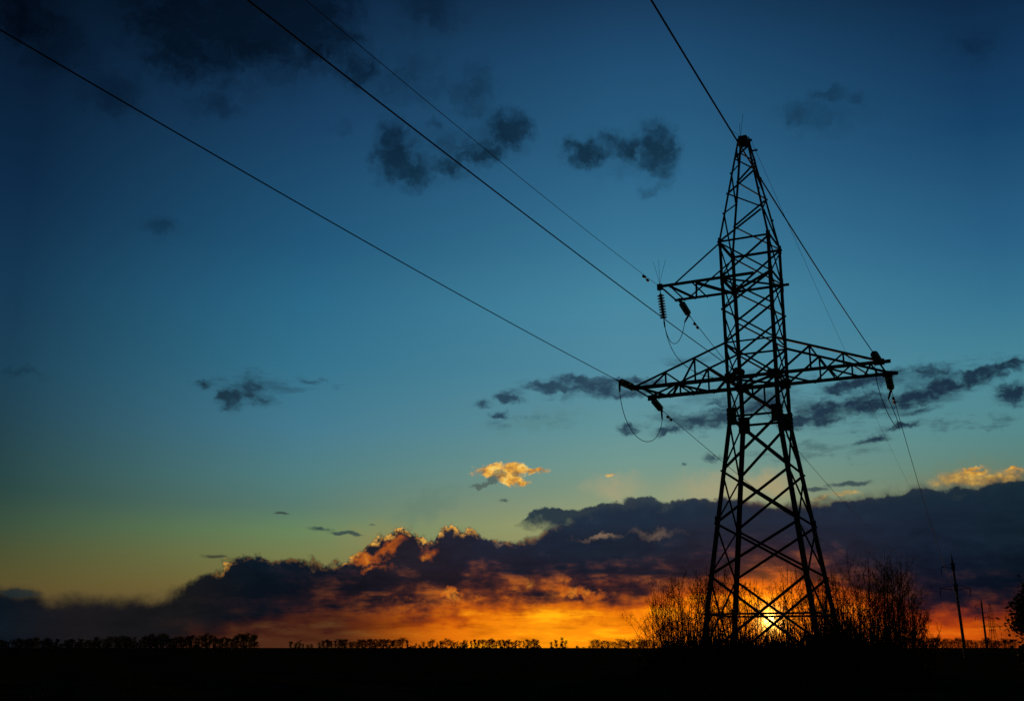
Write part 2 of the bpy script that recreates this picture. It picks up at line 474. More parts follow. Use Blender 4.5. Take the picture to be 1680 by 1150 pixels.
# ================================================================== helpers
def material(name, c1, c2, scale=6.0, rough=0.7, metal=0.0, bump=0.0, detail=4.0, transl=0.0, coord='Object', spec=0.25):
    mt = bpy.data.materials.new(name)
    mt.use_nodes = True
    nt = mt.node_tree
    bs = nt.nodes['Principled BSDF']
    bs.inputs['Roughness'].default_value = rough
    bs.inputs['Metallic'].default_value = metal
    bs.inputs['Specular IOR Level'].default_value = spec
    t = nt.nodes.new('ShaderNodeTexCoord')
    n = nt.nodes.new('ShaderNodeTexNoise')
    n.inputs['Scale'].default_value = scale
    n.inputs['Detail'].default_value = detail
    nt.links.new(t.outputs[coord], n.inputs['Vector'])
    r = nt.nodes.new('ShaderNodeValToRGB')
    r.color_ramp.elements[0].position = 0.35
    r.color_ramp.elements[1].position = 0.68
    r.color_ramp.elements[0].color = (*c1, 1)
    r.color_ramp.elements[1].color = (*c2, 1)
    nt.links.new(n.outputs['Fac'], r.inputs[0])
    nt.links.new(r.outputs[0], bs.inputs['Base Color'])
    if bump:
        b = nt.nodes.new('ShaderNodeBump')
        b.inputs['Strength'].default_value = bump
        nt.links.new(n.outputs['Fac'], b.inputs['Height'])
        nt.links.new(b.outputs[0], bs.inputs['Normal'])
    if transl:
        tr = nt.nodes.new('ShaderNodeBsdfTranslucent')
        nt.links.new(r.outputs[0], tr.inputs['Color'])
        mx = nt.nodes.new('ShaderNodeMixShader')
        mx.inputs[0].default_value = transl
        nt.links.new(bs.outputs[0], mx.inputs[1])
        nt.links.new(tr.outputs[0], mx.inputs[2])
        nt.links.new(mx.outputs[0], nt.nodes['Material Output'].inputs['Surface'])
    return mt


M_STEEL = material('weathered_steel', (0.035, 0.034, 0.033), (0.075, 0.068, 0.060), 4.0, 0.85, 0.1)
M_WIRE = material('aluminium_strand', (0.05, 0.05, 0.05), (0.08, 0.08, 0.08), 20.0, 0.95, 0.0, spec=0.03)
M_FITTING = material('cast_fitting', (0.04, 0.04, 0.04), (0.07, 0.065, 0.06), 12.0, 0.8, 0.1)
M_CONC = material('concrete', (0.085, 0.082, 0.076), (0.14, 0.135, 0.125), 3.0, 0.95, 0.0, 0.2, spec=0.05)
M_BARK = material('bark', (0.022, 0.017, 0.012), (0.045, 0.036, 0.027), 9.0, 0.95)
M_TWIG = material('willow_bark', (0.030, 0.018, 0.010), (0.060, 0.034, 0.018), 9.0, 0.95, spec=0.05)
M_LEAF = material('young_leaf', (0.045, 0.040, 0.012), (0.085, 0.065, 0.018), 1.5, 0.9, transl=0.35, spec=0.05)
M_FOLIAGE = material('dark_foliage', (0.022, 0.030, 0.012), (0.045, 0.055, 0.020), 0.6, 0.95, transl=0.1, spec=0.05)
M_GRASS = material('dry_weeds', (0.018, 0.018, 0.008), (0.040, 0.036, 0.016), 0.8, 0.95, spec=0.0)

M_PORC = material('brown_porcelain', (0.030, 0.018, 0.011), (0.055, 0.032, 0.018), 5.0, 0.9, spec=0.04)
# disc insulators: green toughened glass
M_GLASS = bpy.data.materials.new('insulator_glass')
M_GLASS.use_nodes = True
_b = M_GLASS.node_tree.nodes['Principled BSDF']
_b.inputs['Base Color'].default_value = (0.40, 0.52, 0.36, 1)
_b.inputs['Roughness'].default_value = 0.12
_b.inputs['Transmission Weight'].default_value = 0.85
_b.inputs['IOR'].default_value = 1.5


def link_obj(name, bm, mat, parent=None, smooth=False):
    me = bpy.data.meshes.new(name)
    bm.to_mesh(me)
    bm.free()
    me.materials.append(mat)
    if smooth:
        for p in me.polygons:
            p.use_smooth = True
    o = bpy.data.objects.new(name, me)
    COL.objects.link(o)
    if parent:
        o.parent = parent
    return o


def tag(o, label, cat, group=None, kind=None):
    o['label'] = label
    o['category'] = cat
    if group:
        o['group'] = group
    if kind:
        o['kind'] = kind
    return o


def thing(name, label, cat, loc=(0, 0, 0), rotz=0.0, group=None):
    o = bpy.data.objects.new(name, None)
    o.empty_display_size = 0.2
    COL.objects.link(o)
    o.location = loc
    o.rotation_euler = (0, 0, rotz)
    return tag(o, label, cat, group)


def copy_tree(o, parent=None):
    c = o.copy()
    COL.objects.link(c)
    if parent:
        c.parent = parent
    for ch in list(o.children):
        copy_tree(ch, c)
    return c


def frame(d, up):
    d = d.normalized()
    up = up - d * up.dot(d)
    if up.length < 1e-4:
        up = Vector((1, 0, 0)) - d * d.x
    up.normalize()
    return d, up, d.cross(up)


def slab(bm, p0, p1, u0, u1, v0, v1, up):
    """a bar from p0 to p1 whose section spans u0..u1 along up and v0..v1 across it"""
    d, u, v = frame(p1 - p0, up)
    vs = [bm.verts.new(p + u * a + v * b) for p in (p0, p1) for a, b in ((u0, v0), (u1, v0), (u1, v1), (u0, v1))]
    for f in ((0, 1, 2, 3), (7, 6, 5, 4), (0, 4, 5, 1), (1, 5, 6, 2), (2, 6, 7, 3), (3, 7, 4, 0)):
        bm.faces.new([vs[i] for i in f])


def angle_bar(bm, p0, p1, size, outward, side=1, th=0.012):
    """an L-section: one flange flat in the face plane, the other turned inwards"""
    s = size / 2
    slab(bm, p0, p1, 0.0, th, -s, s, outward)
    a, b = (s - th, s) if side > 0 else (-s, -s + th)
    slab(bm, p0, p1, -size * 0.9, -0.001, a, b, outward)


def box(bm, c, sx, sy, sz, rot=None):
    mat = Matrix.Translation(c) @ (rot.to_4x4() if rot else Matrix()) @ Matrix.Diagonal((sx, sy, sz, 1))
    bmesh.ops.create_cube(bm, size=1.0, matrix=mat)


def tube(bm, pts, radii, sides=6, cap=True):
    rings = []
    n = len(pts)
    for i, p in enumerate(pts):
        d = (pts[min(i + 1, n - 1)] - pts[max(i - 1, 0)])
        d, u, v = frame(d, Vector((0.137, 0.31, 0.94)))
        r = radii[i] if isinstance(radii, (list, tuple)) else radii
        rings.append([bm.verts.new(p + (u * math.cos(2 * math.pi * k / sides) + v * math.sin(2 * math.pi * k / sides)) * r) for k in range(sides)])
    for a, b in zip(rings, rings[1:]):
        for k in range(sides):
            bm.faces.new((a[k], a[(k + 1) % sides], b[(k + 1) % sides], b[k]))
    if cap and sides > 2:
        bm.faces.new(rings[0][::-1])
        bm.faces.new(rings[-1])


def lathe(bm, p, d, prof, sides=14):
    d, u, v = frame(d, Vector((0.21, 0.11, 0.97)))
    rings = []
    for r, h in prof:
        rings.append([bm.verts.new(p + d * h + (u * math.cos(2 * math.pi * k / sides) + v * math.sin(2 * math.pi * k / sides)) * max(r, 1e-4)) for k in range(sides)])
    for a, b in zip(rings, rings[1:]):
        for k in range(sides):
            bm.faces.new((a[k], a[(k + 1) % sides], b[(k + 1) % sides], b[k]))
    bm.faces.new(rings[0][::-1])
    bm.faces.new(rings[-1])


# ================================================================== ground: one sheet to the horizon, a low rise under the tower
TX, TY, TYAW = 9.384, 40.954, rad(-26.066)      # main tower


def ground_z(x, y):
    d = math.hypot(x - TX, y - TY)
    z = 0.55 * math.exp(-(d / 13.0) ** 2)
    r = math.hypot(x, y)
    if 3 < r < 400:
        z += 0.05 * math.sin(x * 0.9 + y * 0.35) + 0.04 * math.sin(x * 0.23 - y * 0.61 + 1.3)
    if r > 70:
        k = min(1.0, (r - 70) / 180)
        a_ = math.atan2(x, y)
        z += k * (0.35 * math.sin(a_ * 9.0 + 0.7) + 0.22 * math.sin(a_ * 23.0 + r * 0.004) + 0.12 * math.sin(a_ * 61.0))
        if r > 1500:
            z *= max(0.0, 1 - (r - 1500) / 2500)
    return z


bm = bmesh.new()
radii_ = [0.0, 2, 4, 6, 8, 10, 12, 14, 16, 18, 20, 23, 26, 29, 32, 35, 38, 41, 44, 47, 50, 54, 58, 63, 70, 80, 95, 120, 160, 220, 280, 340, 420, 500, 600, 700, 800, 900, 2000, 5000, 14000]
SEG = 360
prev = None
for i, r in enumerate(radii_):
    if r == 0:
        ring = [bm.verts.new((0, 0, 0))]
    else:
        ring = [bm.verts.new((r * math.sin(2 * math.pi * k / SEG), r * math.cos(2 * math.pi * k / SEG), ground_z(r * math.sin(2 * math.pi * k / SEG), r * math.cos(2 * math.pi * k / SEG)))) for k in range(SEG)]
    if prev:
        for k in range(SEG):
            if len(prev) == 1:
                bm.faces.new((prev[0], ring[(k + 1) % SEG], ring[k]))
            else:
                bm.faces.new((prev[k], prev[(k + 1) % SEG], ring[(k + 1) % SEG], ring[k]))
    prev = ring
bmesh.ops.recalc_face_normals(bm, faces=bm.faces)
if sum(f.normal.z for f in bm.faces) < 0:
    bmesh.ops.reverse_faces(bm, faces=bm.faces)
M_SOIL = material('ploughed_soil', (0.012, 0.011, 0.008), (0.040, 0.034, 0.022), 0.35, 1.0, 0.0, 0.6, 8.0, spec=0.0)
g_ = link_obj('ground', bm, M_SOIL, smooth=True)
g_['kind'] = 'structure'
g_['label'] = 'dark ploughed field stretching flat to the horizon'

# ================================================================== the lattice tower
Z0 = EYE
Z_FOOT, Z_S0, Z_N1, Z_N2, Z_N3, Z_J = -0.50, 1.14, 2.49, 4.35, 6.28, 8.33
Z_LO, Z_LT, Z_MID, Z_UP, Z_BE, Z_TOP = 9.81, 11.19, 12.53, 13.81, 15.27, 19.84


def half_w(z):
    if z <= Z_J:
        return 0.970 + (Z_J - z) * 0.1335
    if z <= Z_BE:
        return 0.970 + (z - Z_J) * 0.0035
    return 0.994 + (0.20 - 0.994) * (z - Z_BE) / (Z_TOP - Z_BE)


CORN = [(-1, -1), (1, -1), (1, 1), (-1, 1)]       # A, C, D, B going round
FACES = [(0, 1, Vector((0, -1, 0))), (1, 2, Vector((1, 0, 0))), (2, 3, Vector((0, 1, 0))), (3, 0, Vector((-1, 0, 0)))]


def cp(k, z):
    w = half_w(z)
    return Vector((CORN[k][0] * w, CORN[k][1] * w, z + Z0))


def build_tower(t):
    # ---- legs: stepped angle sections with splice plates and step bolts
    for k in range(4):
        bm = bmesh.new()
        sx, sy = CORN[k]
        for za, zb, size in ((Z_FOOT, Z_N2, 0.175), (Z_N2, Z_J, 0.165), (Z_J, Z_LO, 0.145), (Z_LO, Z_UP, 0.13), (Z_UP, Z_BE, 0.115), (Z_BE, Z_TOP, 0.075)):
            a, b = cp(k, za), cp(k, zb)
            d = (b - a).normalized()
            for up, other in ((Vector((0, sy, 0)), Vector((sx, 0, 0))), (Vector((sx, 0, 0)), Vector((0, sy, 0)))):
                dd, u, v = frame(b - a, up)
                sgn = -1 if v.dot(other) > 0 else 1
                v0, v1 = sorted((0.0, sgn * size))
                slab(bm, a, b, -0.016, 0.0, v0, v1, up)
        for z in (Z_N1, Z_N2, Z_N3, Z_MID, Z_BE, 16.5, 17.37, 18.27):           # projecting bolt heads at the joints
            p = cp(k, z)
            box(bm, p + Vector((sx * 0.016, sy * 0.016, 0)), 0.045, 0.045, 0.07)
        for z, ln in ((Z_N2, 0.5), (Z_UP - 0.02, 0.55), (Z_BE, 0.35)):          # splice plates
            p = cp(k, z)
            box(bm, p + Vector((-sx * 0.06, sy * 0.008, 0)), 0.12, 0.014, ln)
            box(bm, p + Vector((sx * 0.008, -sy * 0.06, 0)), 0.014, 0.12, ln)
        link_obj('leg', bm, M_STEEL, t)

    # ---- lattice bracing on the four faces
    def brace(k0, z0, k1, z1, n, off, size, trim=0.03, parent=t, name='brace'):
        a, b = cp(k0, z0), cp(k1, z1)
        d = b - a
        a, b = a + d * trim, b - d * trim
        bm = bmesh.new()
        angle_bar(bm, a + n * off, b + n * off, size * 0.84, n, 1 if z1 > z0 else -1, 0.010)
        return link_obj(name, bm, M_STEEL, parent)

    panels = [(Z_FOOT + 0.05, Z_N1, 0.105), (Z_N1, Z_N2, 0.10), (Z_N2, Z_N3, 0.10), (Z_N3, Z_J, 0.105),
              (Z_J, Z_LO, 0.085), (Z_LO, Z_LT, 0.085), (Z_LT, Z_MID, 0.078), (Z_MID, Z_UP, 0.078), (Z_UP, Z_BE, 0.075)]
    for za, zb, size in panels:
        for k0, k1, n in FACES:
            sz = size * (1.0 if abs(n.y) > 0.5 else 0.78)
            brace(k0, za, k1, zb, n, 0.004, sz)
            brace(k1, za, k0, zb, n, -0.030, sz)
    zz = [Z_BE, 16.50, 17.37, 18.27, 18.95, 19.45]
    start = {0: 0, 1: 1, 2: 0, 3: 0}
    for i in range(5):
        for fi, (k0, k1, n) in enumerate(FACES):
            a, b = (k0, k1) if (i + start[fi]) % 2 == 0 else (k1, k0)
            brace(a, zz[i], b, zz[i + 1], n, 0.004, 0.068, 0.05)
    # ---- horizontal struts and plan bracing
    for z, size in ((Z_S0, 0.085), (Z_J, 0.10), (Z_LT, 0.075), (Z_BE, 0.10)):
        for k0, k1, n in FACES:
            brace(k0, z, k1, z, n, 0.020, size, 0.0, name='strut')
    for z, size in ((Z_LO, 0.13), (Z_UP, 0.105)):
        for k0, k1, n in (FACES[1], FACES[3]):
            brace(k0, z, k1, z, n, 0.020, size, 0.0, name='strut')
        for a, b, off in ((0, 2, 0.0), (1, 3, 0.035)):
            bm = bmesh.new()
            angle_bar(bm, cp(a, z) + Vector((0, 0, off)), cp(b, z) + Vector((0, 0, off)), 0.08, Vector((0, 0, 1)))
            link_obj('strut', bm, M_STEEL, t)
    for n, y in ((Vector((0, -1, 0)), -1), (Vector((0, 1, 0)), 1)):              # drop hangers under the lower arm level
        w = half_w(Z_LO)
        bm = bmesh.new()
        angle_bar(bm, Vector((0, y * (w - 0.02), Z_LO + Z0)), Vector((0, y * (w - 0.02), Z_J + 0.78 + Z0)), 0.07, n)
        link_obj('strut', bm, M_STEEL, t)

    # ---- gusset plates: splice joint of the spread base, and the arm nodes
    for k in range(4):
        sx, sy = CORN[k]
        for z, w, hgt in ((Z_J, 0.35, 0.66), (Z_LO, 0.40, 0.36)):
            bm = bmesh.new()
            p = cp(k, z)
            inx, iny = Vector((-sx, 0, 0)), Vector((0, -sy, 0))
            for inner, outv in ((inx, Vector((0, sy, 0))), (iny, Vector((sx, 0, 0)))):
                c = p + inner * (w / 2 - 0.03) + outv * 0.030
                size = (w, 0.016, hgt) if abs(inner.x) > 0.5 else (0.016, w, hgt)
                box(bm, c, *size)
                for bx_ in (-0.32, 0.0, 0.32):                                   # bolts
                    for bz_ in (-0.36, -0.12, 0.12, 0.36):
                        box(bm, c + inner * bx_ * w + Vector((0, 0, bz_ * hgt)) + outv * 0.02, 0.035, 0.035, 0.035)
            if z == Z_J:
                box(bm, p + Vector((-sx * 0.12, -sy * 0.12, 0.03)), 0.26, 0.26, 0.04)
                box(bm, p + Vector((-sx * 0.12, -sy * 0.12, -0.03)), 0.26, 0.26, 0.04)
            link_obj('gusset_plate', bm, M_STEEL, t)

    # ---- head of the peak
    bm = bmesh.new()
    wz = half_w(Z_TOP)
    zt = Z_TOP + Z0
    for sy in (-1, 1):
        box(bm, Vector((0, sy * (wz + 0.012), zt - 0.06)), 0.34, 0.018, 0.32)
    for sx in (-1, 1):
        box(bm, Vector((sx * (wz + 0.030), 0, zt - 0.08)), 0.018, 0.28, 0.26)
    box(bm, Vector((0, 0, zt + 0.115)), 0.30, 0.30, 0.03)
    box(bm, Vector((wz + 0.08, 0.02, zt - 0.06)), 0.10, 0.06, 0.08)
    link_obj('peak_cap', bm, M_STEEL, t)
    bm = bmesh.new()
    box(bm, Vector((wz + 0.20, 0.10, zt - 0.50)), 0.22, 0.05, 0.06)
    link_obj('wire_bracket', bm, M_FITTING, t)
    for dx_, dy_, ln in ((0.0, 0, 0.62), (0.16, 0.05, 1.02), (-0.40, -0.05, 0.40)):
        bm = bmesh.new()
        b0 = Vector((-0.12, -0.05, zt + 0.12))
        tube(bm, [b0, b0 + Vector((dx_ * 0.35, dy_, ln * 0.45)), b0 + Vector((dx_, dy_, ln))], 0.007, 5)
        link_obj('bird_spike', bm, M_FITTING, t)

    # ---- concrete footings
    for k in range(4):
        p = cp(k, Z_FOOT)
        bm = bmesh.new()
        box(bm, Vector((p.x - CORN[k][0] * .05, p.y - CORN[k][1] * .05, p.z - 0.42)), 0.55, 0.55, 0.86)
        box(bm, Vector((p.x - CORN[k][0] * .05, p.y - CORN[k][1] * .05, p.z + 0.025)), 0.42, 0.42, 0.035)
        bmesh.ops.bevel(bm, geom=bm.edges[:], offset=0.02, segments=1, affect='EDGES')
        link_obj('footing', bm, M_CONC, t)

    # ---- cross arms
    w = half_w(Z_LO)
    yb = w + 0.02

    def member(parent, a, b, size, n, side=1, name='brace'):
        bm = bmesh.new()
        angle_bar(bm, a, b, size * 0.84, n, side, 0.010)
        return link_obj(name, bm, M_STEEL, parent)

    zl, zt_, zu, zb = Z_LO + Z0, Z_LT + Z0, Z_UP + Z0, Z_BE + Z0
    for sx, tip in ((-1, 4.72), (1, 4.98)):
        bm = bmesh.new()
        for sy in (-1, 1):
            n = Vector((0, sy, 0))
            yt = yb - 0.03
            angle_bar(bm, Vector((sx * -0.2 if sy < 0 else sx * -0.3, sy * yb, zl)), Vector((sx * tip, sy * yt, zl)), 0.135, n, -1)
        arm = link_obj('cross_arm', bm, M_STEEL, t)
        arm_tip = 4.62
        for sy in (-1, 1):
            n = Vector((0, sy, 0))
            yo = sy * (yb - 0.05)
            top0, top1 = Vector((sx * w, yo, zt_)), Vector((sx * arm_tip, yo, zl + 0.05))
            member(arm, top0, top1, 0.10, n, name='chord')

            def topz(x):
                f_ = (abs(x) - w) / (arm_tip - w)
                return zt_ + (zl + 0.05 - zt_) * f_
            xs = (2.18, 3.36)
            for x in xs:
                member(arm, Vector((sx * x, yo, zl)), Vector((sx * x, yo, topz(x))), 0.07, n, name='hanger')
            member(arm, Vector((sx * (w + .05), yo - sy * .03, zl + .05)), Vector((sx * xs[0], yo - sy * .03, topz(xs[0]) - .02)), 0.08, n)
            member(arm, Vector((sx * (xs[0] + .55), yo - sy * .03, zl)), Vector((sx * xs[1], yo - sy * .03, topz(xs[1]) - .02)), 0.075, n, -1)
            member(arm, Vector((sx * (xs[0] + .55), yo - sy * .03, zl)), Vector((sx * xs[0], yo - sy * .03, topz(xs[0]) - .02)), 0.075, n)
            member(arm, Vector((sx * (xs[1] + .6), yo - sy * .03, zl)), Vector((sx * xs[1], yo - sy * .03, topz(xs[1]) - .02)), 0.07, n)
        up = Vector((0, 0, 1))
        xs = [w, 1.95, 2.85, 3.75, 4.30]
        for i in range(len(xs) - 1):                                             # plan zigzag between the bottom chords
            s0 = -1 if i % 2 == 0 else 1
            member(arm, Vector((sx * xs[i], s0 * yb * 0.98, zl - 0.03)), Vector((sx * xs[i + 1], -s0 * yb * 0.98, zl - 0.03)), 0.09, up)
        for x in (2.85, 4.30, 4.60):
            member(arm, Vector((sx * x, -yb * 0.98, zl - 0.045)), Vector((sx * x, yb * 0.98, zl - 0.045)), 0.085, up)
        for sy in (-1, 1):                                                       # attachment lugs
            bm = bmesh.new()
            box(bm, Vector((sx * 4.60, sy * (yb + 0.06), zl - 0.02)), 0.10, 0.14, 0.16)
            box(bm, Vector((sx * 4.60, sy * (yb + 0.005), zl)), 0.34, 0.05, 0.22)
            link_obj('lug', bm, M_FITTING, arm)
    # upper arm on the left only, its chords run through the body
    bm = bmesh.new()
    angle_bar(bm, Vector((0.30, -yb, zu)), Vector((-3.42, -yb + 0.02, zu)), 0.125, Vector((0, -1, 0)))
    angle_bar(bm, Vector((1.22, yb, zu)), Vector((-3.46, yb + 0.02, zu)), 0.11, Vector((0, 1, 0)))
    arm = link_obj('cross_arm', bm, M_STEEL, t)
    wu = half_w(Z_UP)
    up = Vector((0, 0, 1))
    for p0, p1, s in (((-wu, yb, -.03), (-1.95, -yb, -.03), .12), ((-1.95, -yb, -.04), (-2.55, yb, -.04), .09), ((-2.55, yb, -.03), (-3.02, -yb, -.03), .09),
                      ((-2.10, -yb, -.055), (-2.10, yb, -.055), .08), ((-3.02, -yb, -.055), (-3.05, yb, -.055), .08), ((-3.40, -yb, -.03), (-3.40, yb, -.03), .10)):
        member(arm, Vector((p0[0], p0[1], zu + p0[2])), Vector((p1[0], p1[1], zu + p1[2])), s, up)
    wb = half_w(Z_BE)
    member(arm, Vector((-wb, -wb - 0.03, zb - 0.1)), Vector((-2.85, -yb, zu)), 0.075, Vector((0, -1, 0)), name='stay')
    member(arm, Vector((-wb, wb + 0.03, zb - 0.1)), Vector((-2.90, yb, zu)), 0.075, Vector((0, 1, 0)), name='stay')
    bm = bmesh.new()
    box(bm, Vector((-3.44, -yb, zu - 0.03)), 0.20, 0.12, 0.24)
    link_obj('lug', bm, M_FITTING, arm)
    bm = bmesh.new()
    box(bm, Vector((-3.25, yb + 0.05, zu - 0.02)), 0.12, 0.12, 0.16)
    link_obj('lug', bm, M_FITTING, arm)
    for dx_, ln in ((-0.22, 1.0), (0.0, 1.02), (0.26, 1.0)):
        bm = bmesh.new()
        b0 = Vector((-3.44, -yb, zu + 0.08))
        tube(bm, [b0, b0 + Vector((dx_ * 0.5, 0, ln * 0.5)), b0 + Vector((dx_ * 1.1, -0.02, ln))], 0.006, 5)
        link_obj('spike', bm, M_FITTING, arm)


tower = thing('lattice_tower', 'tall dark steel lattice pylon with cross arms in front of the setting sun', 'pylon', (TX, TY, 0), TYAW)
build_tower(tower)
TM = Matrix.Translation((TX, TY, 0)) @ Matrix.Rotation(TYAW, 4, 'Z')


def tw(x, y, z):
    """tower-local point (z above eye level) to world"""
    return TM @ Vector((x, y, z + Z0))


# ================================================================== insulator strings
def insulator(start, direction, length, label, n_disc=8, rdisc=0.135, clamp_dir=None, mat=None):
    d = direction.normalized()
    t = thing('insulator_string', label, 'insulator', start, 0, 'glass insulator strings hung on the pylon')
    gap = 0.16
    L0 = gap
    bm = bmesh.new()
    lathe(bm, Vector(), d, [(0.02, 0.0), (0.03, 0.03), (0.018, 0.06), (0.018, length - 0.05), (0.03, length - 0.03), (0.02, length)], 8)
    link_obj('rod', bm, M_FITTING, t, True)
    pitch = (length - 2 * gap) / n_disc
    for i in range(n_disc):
        h = gap + (i + 0.5) * pitch
        bm = bmesh.new()
        lathe(bm, d * (h - 0.5 * pitch), d, [(0.03, 0.0), (0.045, 0.012), (0.05, 0.05), (0.07, 0.055), (rdisc, 0.085), (rdisc + 0.006, 0.098), (rdisc - 0.012, 0.105), (rdisc * 0.72, 0.092), (rdisc * 0.70, 0.112), (rdisc * 0.45, 0.098), (0.03, 0.112)], 16)
        link_obj('disc', bm, mat or M_GLASS, t, True)
    bm = bmesh.new()
    end = d * length
    tube(bm, [end - d * 0.04, end + d * 0.22], [0.035, 0.028], 8)
    if clamp_dir is not None:
        tube(bm, [end + d * 0.02, end + clamp_dir * 0.18, end + clamp_dir * 0.42], [0.035, 0.045, 0.03], 8)
    link_obj('clamp', bm, M_FITTING, t, True)
    return Vector(start) + end


def wire(name, pts, r, label, cat, group=None, sides=6):
    bm = bmesh.new()
    tube(bm, pts, r, sides)
    o = link_obj(name, bm, M_WIRE, None, True)
    return tag(o, label, cat, group)


NEAR = rad(24.5)
near_dir = Vector((-math.sin(NEAR), -math.cos(NEAR), 0))


def near_wire(start, a, b, smax, r, label, name='conductor'):
    pts = []
    n = 90
    for i in range(n + 1):
        s = smax * (i / n) ** 1.15
        pts.append(start + near_dir * s + Vector((0, 0, a * s + b * s * s)))
    return wire(name, pts, r, label, 'power line', 'wires running from the pylon overhead to the near span')


def damper(parent, p, d):
    bm = bmesh.new()
    d = d.normalized()
    up = Vector((0, 0, 1))
    c = p - up * 0.09
    tube(bm, [p, c], 0.018, 6)
    tube(bm, [c - d * 0.22, c + d * 0.22], 0.010, 6)
    for s in (-1, 1):
        tube(bm, [c + d * s * 0.14, c + d * s * 0.30], [0.045, 0.055], 8)
    return link_obj('vibration_damper', bm, M_FITTING, parent, True)


WIRE_R = 0.0145
YB = half_w(Z_LO) + 0.02
# strain strings towards the near span
nl_ = tw(-4.60, -YB - 0.08, Z_LO - 0.02)
nm_ = tw(-0.30, -YB - 0.06, Z_LO + 0.12)
nr_ = tw(4.60, -YB - 0.08, Z_LO - 0.02)
sl = Vector((near_dir.x, near_dir.y, -0.04))
down = Vector((0, 0, -1))
e_nl = insulator(nl_, tw(-4.75, -2.2, Z_LO) - nl_, 1.22, 'glass insulator string at the left lower arm tip, holding the lowest thick wire', clamp_dir=down)
e_nm = insulator(nm_, tw(-0.30, -1.9, Z_LO) - nm_, 1.10, 'glass insulator string on the pylon body between the two lower cross arms', clamp_dir=Vector((-0.5, 0, -0.85)))
e_nr = insulator(nr_, tw(4.60, -2.2, Z_LO) - nr_, 1.22, 'glass insulator string seen end on at the tip of the right lower cross arm', clamp_dir=down)
cw_l = near_wire(e_nl, -0.0431, 0.000583, 80, WIRE_R, 'lowest thick wire, from the left lower arm tip to the left picture edge')
cw_m = near_wire(e_nm, -0.0567, 0.000453, 80, WIRE_R, 'thick wire from the pylon body to the top edge, between thin and lowest wires')
cw_r = near_wire(e_nr, -0.0629, 0.000906, 70, WIRE_R, 'thick wire from the right arm tip passing the pylon peak to the top edge')
gs_ = tw(-3.46, -YB - 0.02, Z_UP)
cw_g = near_wire(gs_, -0.0707, 0.000829, 75, 0.0085, 'thin wire with a damper from the upper arm tip to the top edge', 'ground_wire')
damper(cw_g, gs_ + near_dir * 1.75 + Vector((0, 0, -0.0707 * 1.75 + 0.0025)), near_dir)

# strain strings towards the far span
POLE1_D, POLE2_D, FAR_D = 220.0, 432.0, 565.0
pole_end = {'left': at(1541, 966, POLE1_D), 'mid': at(1547, 931, POLE1_D), 'right': at(1588, 962, POLE1_D), 'top': at(1561, 909, POLE1_D)}


def far_wire(start, end, sag, r, label, name='conductor', n=60):
    pts = []
    for i in range(n + 1):
        f_ = (i / n) ** 1.5
        p = start.lerp(end, f_)
        p.z -= 4 * sag * f_ * (1 - f_)
        pts.append(p)
    return wire(name, pts, r, label, 'power line', 'wires running from the pylon away to the concrete pole')


def far_dir(start, end, sag):
    d = end - start
    return Vector((d.x, d.y, d.z - 4 * sag)).normalized()


FAR_R = 0.013
fl_, fr_ = tw(-4.60, YB + 0.08, Z_LO - 0.04), tw(4.60, YB + 0.08, Z_LO - 0.04)
fm_ = tw(-3.25, YB + 0.10, Z_UP - 0.06)
strings = {}
for key, st, pe, sag, lab, cdir in (
        ('left', fl_, 'left', 2.9, 'glass insulator string hanging away below the left lower cross arm', Vector((0.05, 0, -1))),
        ('right', fr_, 'right', 5.1, 'glass insulator string slanting down under the right lower cross arm', Vector((-0.35, 0, -1))),
        ('mid', fm_, 'mid', 3.7, 'glass insulator string slanting down from the far chord of the upper arm', Vector((-0.45, -0.2, -0.8)))):
    dd = far_dir(st, pole_end[pe], sag)
    dd = Vector((dd.x, dd.y, dd.z - 0.10)).normalized()
    strings[key] = insulator(st, dd, 1.25, lab, clamp_dir=cdir.normalized())
for key, sag, lab in (('left', 2.9, 'thin wire dropping right behind the pylon from below the left lower arm'),
                      ('right', 5.1, 'dark wire dropping steeply from the right arm tip to the bank of cloud'),
                      ('mid', 3.7, 'thin wire from the upper arm passing behind the pylon body')):
    o = far_wire(strings[key], pole_end[key], sag, FAR_R, lab)
    dv = far_dir(strings[key], pole_end[key], sag)
    damper(o, strings[key] + dv * 1.15, dv)
far_wire(tw(0.30, 0.15, Z_TOP - 0.1), pole_end['top'], 2.4, 0.007, 'very thin wire falling right from the pylon peak', 'ground_wire')

# suspension string under the upper arm tip, and the jumper loops
s_top = tw(-3.44, -YB, Z_UP - 0.14)
e_sus = insulator(s_top, Vector((0.10, 0.05, -1)), 1.32, 'string of nine ribbed insulator discs hanging straight down from the upper arm tip', 9, 0.14, None, M_PORC)


def bez(p0, p1, p2, p3, n=26):
    out = []
    for i in range(n + 1):
        t = i / n
        out.append(p0 * (1 - t) ** 3 + p1 * 3 * t * (1 - t) ** 2 + p2 * 3 * t * t * (1 - t) + p3 * t ** 3)
    return out


